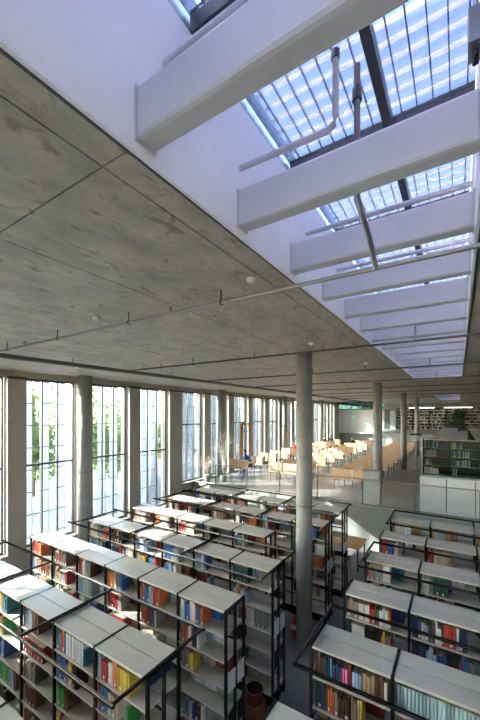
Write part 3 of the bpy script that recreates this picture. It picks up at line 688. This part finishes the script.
# people
def person(x, y, z, rz, top, label, lean=.15):
    """seated reader facing -Y locally, arms on the desk"""
    root = empty('person', (x, y, z), rz); tag(root, label, 'person')
    V = [(0, .05, .52), (0, .04, .70), (0, -.02, .92), (0, -.04, 1.04), (0, -.07, 1.12), (0, -.09, 1.22),
         (.09, .03, .52), (.11, -.36, .52), (.11, -.38, .10), (.11, -.50, .05), (-.09, .03, .52), (-.11, -.36, .52), (-.11, -.38, .10), (-.11, -.50, .05),
         (.19, -.02, .98), (.24, -.12, .76), (.12, -.36, .80), (-.19, -.02, .98), (-.24, -.12, .76), (-.12, -.36, .80)]
    E = [(0, 1), (1, 2), (2, 3), (3, 4), (4, 5), (0, 6), (6, 7), (7, 8), (8, 9), (0, 10), (10, 11), (11, 12), (12, 13), (3, 14), (14, 15), (15, 16), (3, 17), (17, 18), (18, 19)]
    R = [.14, .14, .15, .10, .05, .05, .10, .07, .05, .04, .10, .07, .05, .04, .065, .045, .035, .065, .045, .035]
    me = bpy.data.meshes.new('body'); me.from_pydata(V, E, []); me.materials.append(top)
    o = link('body', me, None, root); md = o.modifiers.new('skin', 'SKIN'); md.use_smooth_shade = True
    for i, sv in enumerate(me.skin_vertices[0].data): sv.radius = (R[i], R[i]*(.75 if i in (1, 2) else 1)); sv.use_root = i == 0
    s = o.modifiers.new('sub', 'SUBSURF'); s.levels = 1; s.render_levels = 1
    prof = [(.02, -.12), (.055, -.11), (.075, -.05), (.08, .02), (.075, .07), (.05, .11), (.01, .125)]
    hd = link('head', MB().lathe(prof, n=16).mesh('head', [SKIN], True), None, root, (0, -.11, 1.26), (math.radians(18), 0, 0))
    link('hair', MB().lathe([(.083, 0), (.09, .03), (.085, .08), (.058, .122), (.01, .137)], n=16).mesh('hair', [HAIR], True), None, hd, (0, .012, 0))
    link('nose', MB().lathe([(.014, -.03), (.011, -.005), (.004, .012)], n=8).mesh('nose', [SKIN], True), None, hd, (0, -.082, 0))
    for sx in (-1, 1):
        link('ear', boxm(.015, .03, .05, SKIN), None, hd, (sx*.083, 0, -.02)); link('eye', boxm(.016, .006, .008, HAIR), None, hd, (sx*.03, -.074, .015))
        hb = MB().box(-.035, -.07, -.012, .035, .02, .012)
        for f in range(4): hb.tube([(-.028+.018*f, -.07, 0), (-.028+.018*f, -.11-.01*(f in (1, 2)), .002), (-.028+.018*f, -.135-.01*(f in (1, 2)), -.01)], .008, 6)
        hb.tube([(sx*-.035, -.02, 0), (sx*-.06, -.05, 0), (sx*-.062, -.08, -.004)], .009, 6)
        link('hand', hb.mesh('hand', [SKIN]), None, root, (sx*.11, -.38, .795))
    return root
for key, (cl_, lab) in {(0, 0, 0): (BLUEC, 'person in blue seated at the desk nearest the railing by the windows'),
                        (0, 4, 0): (mat('red_cloth', (.3, .05, .04), .8), 'person in dark red top seated at a middle window-side desk'),
                        (0, 8, 0): (DARKC, 'person in black seated at a far window-side desk'),
                        (0, 9, 0): (DARKC, 'person in dark clothes seated one desk behind the reader in black'),
                        (1, 8, 0): (DARKC, 'person in black seated at a far middle desk')}.items():
    p = SEATS[key]; person(p[0], p[1]-.05, ZR, 0, cl_, lab)

# bare-branched plants behind the railing
def plant(x, y, z, hgt, spread, n, seed, label, blossom):
    root = empty('potted_branch_plant', (x, y, z)); tag(root, label, 'plant')
    link('pot', MB().lathe([(.13, 0), (.15, .05), (.17, .30), (.16, .32), (.14, .31)], n=20).mesh('pot', [GREYW], True), None, root)
    rr = random.Random(seed); bl = MB()
    for k in range(n):
        a = 2*math.pi*k/n+rr.uniform(-.3, .3); s = spread*rr.uniform(.5, 1); hh = hgt*rr.uniform(.7, 1)
        pts = [Vector((0, 0, .36))]
        for j in range(1, 6): 
            f = j/5; pts.append(Vector((math.cos(a)*s*f**1.3+rr.uniform(-.03, .03), math.sin(a)*s*f**1.3+rr.uniform(-.03, .03), .36+(hh-.36)*f)))
        mb = MB().tube(pts, .014, 5, taper=.25)
        for j in range(2, 6):
            for q in range(3):
                e = pts[j]+Vector((rr.uniform(-.25, .25), rr.uniform(-.25, .25), rr.uniform(.05, .3))); mb.tube([pts[j], (pts[j]+e)/2+Vector((0, 0, .02)), e], .006, 4, taper=.4)
                if blossom:
                    for u in range(4):
                        c = e+Vector((rr.uniform(-.08, .08), rr.uniform(-.08, .08), rr.uniform(-.1, .05))); v = [c+Vector((rr.uniform(-.03, .03), rr.uniform(-.03, .03), rr.uniform(-.03, .03))) for _ in range(3)]; bl.add(v, [(0, 1, 2)])
        link('branch', mb.mesh('branch', [TWIG]), None, root)
    if blossom: o = link('blossoms', bl.mesh('blossoms', [PINK]), None, root); o['kind'] = 'stuff'
plant(-9.5, 13.25, ZR, 2.3, .45, 9, 5, 'tall pale bare-branched plant in a pot behind the railing by the windows', False)
plant(-10.25, 12.95, ZR, 1.1, .22, 9, 8, 'low pink-blossomed branch plant in a pot behind the railing', True)

# foliage
def foliage(name, blobs, n, size, m, seed):
    rr = random.Random(seed); mb = MB()
    for (cx, cy, cz, rx, ry, rz) in blobs:
        for _ in range(n):
            while True:
                p = Vector((rr.uniform(-1, 1), rr.uniform(-1, 1), rr.uniform(-1, 1)))
                if .15 < p.length < 1: break
            c = Vector((cx+p.x*rx, cy+p.y*ry, cz+p.z*rz)); s = size*rr.uniform(.6, 1.3)
            a = Vector((rr.uniform(-1, 1), rr.uniform(-1, 1), rr.uniform(-1, 1))).normalized(); b = a.cross(Vector((rr.uniform(-1, 1), rr.uniform(-1, 1), rr.uniform(-1, 1)))).normalized()
            mb.add([c-a*s, c+b*s*.45, c+a*s, c-b*s*.45], [(0, 1, 2, 3)])
    return mb.mesh(name, [m])
ft = empty('potted_tree', (-.15, 30.5, ZR)); tag(ft, 'dark green leafy potted tree standing far behind the long bookcases', 'plant')
link('pot', MB().lathe([(.25, 0), (.32, .5), (.28, .52)], n=20).mesh('pot', [GREYW], True), None, ft); T('trunk', [(0, 0, .5), (.03, 0, 1.6), (0, .03, 2.4)], .035, BARK, ft)
o = link('foliage', foliage('foliage', [(0, 0, 2.6, .6, .6, .75), (.2, .1, 3.2, .4, .4, .4)], 500, .09, LEAFD, 3), None, ft); o['kind'] = 'stuff'
for n_, (x, y, hh, wd) in enumerate(((-20.5, 7.0, 7.8, 1.5), (-22, 10.6, 8.4, 1.5), (-20.5, 14.2, 7.6, 1.5), (-22.5, 17.0, 6.6, 1.3), (-22, 22.0, 4.6, 1.2), (-22, 34, 5.0, 1.4), (-23, 47, 6, 1.8), (-20, 2.5, 8.0, 1.7))):
    tr = empty('tree', (x, y, -.25)); tag(tr, 'leafy green tree outside the left windows, %s' % ('nearest the viewer' if n_ == 7 else ORD[n_+1]+' from the viewer'), 'tree', 'trees outside')
    T('trunk', [(0, 0, 0), (.08, .05, hh*.35), (0, 0, hh*.75)], .12, BARK, tr)
    bl = [(0, 0, hh*.62, wd, wd, hh*.36), (0, wd*.4, hh*.3, wd*.9, wd*.8, hh*.22), (wd*.3, -wd*.5, hh*.42, wd*.8, wd*.7, hh*.2)]
    o = link('foliage', foliage('foliage', bl, 1000, .17, LEAF, 50+n_), None, tr); o['kind'] = 'stuff'
# pale building across the way
bd = empty('building', (-36, 56, -.25)); tag(bd, 'pale building seen outside beyond the left windows', 'building')
link('body', boxm(8, 50, 6.0, BLDG), None, bd)
for k in range(16):
    for z in (1.0, 3.6): link('window', boxm(.08, 1.4, 1.5, GLASSD), None, bd, (4.02, -23+3*k, z))
link('roof', boxm(8.5, 50.5, .3, ROOFM), None, bd, (0, 0, 6.0))
# ladder outside the ninth window
ld = empty('ladder', (-11.75, 12.55, -.25)); tag(ld, 'steel ladder fixed outside a window by the railing', 'ladder')
for yy in (-.16, .16): link('side_rail', boxm(.03, .03, 6.4, FRAME), None, ld, (0, yy, 0))
for k in range(25): link('rung', boxm(.02, .32, .02, FRAME), None, ld, (0, 0, .2+.25*k))
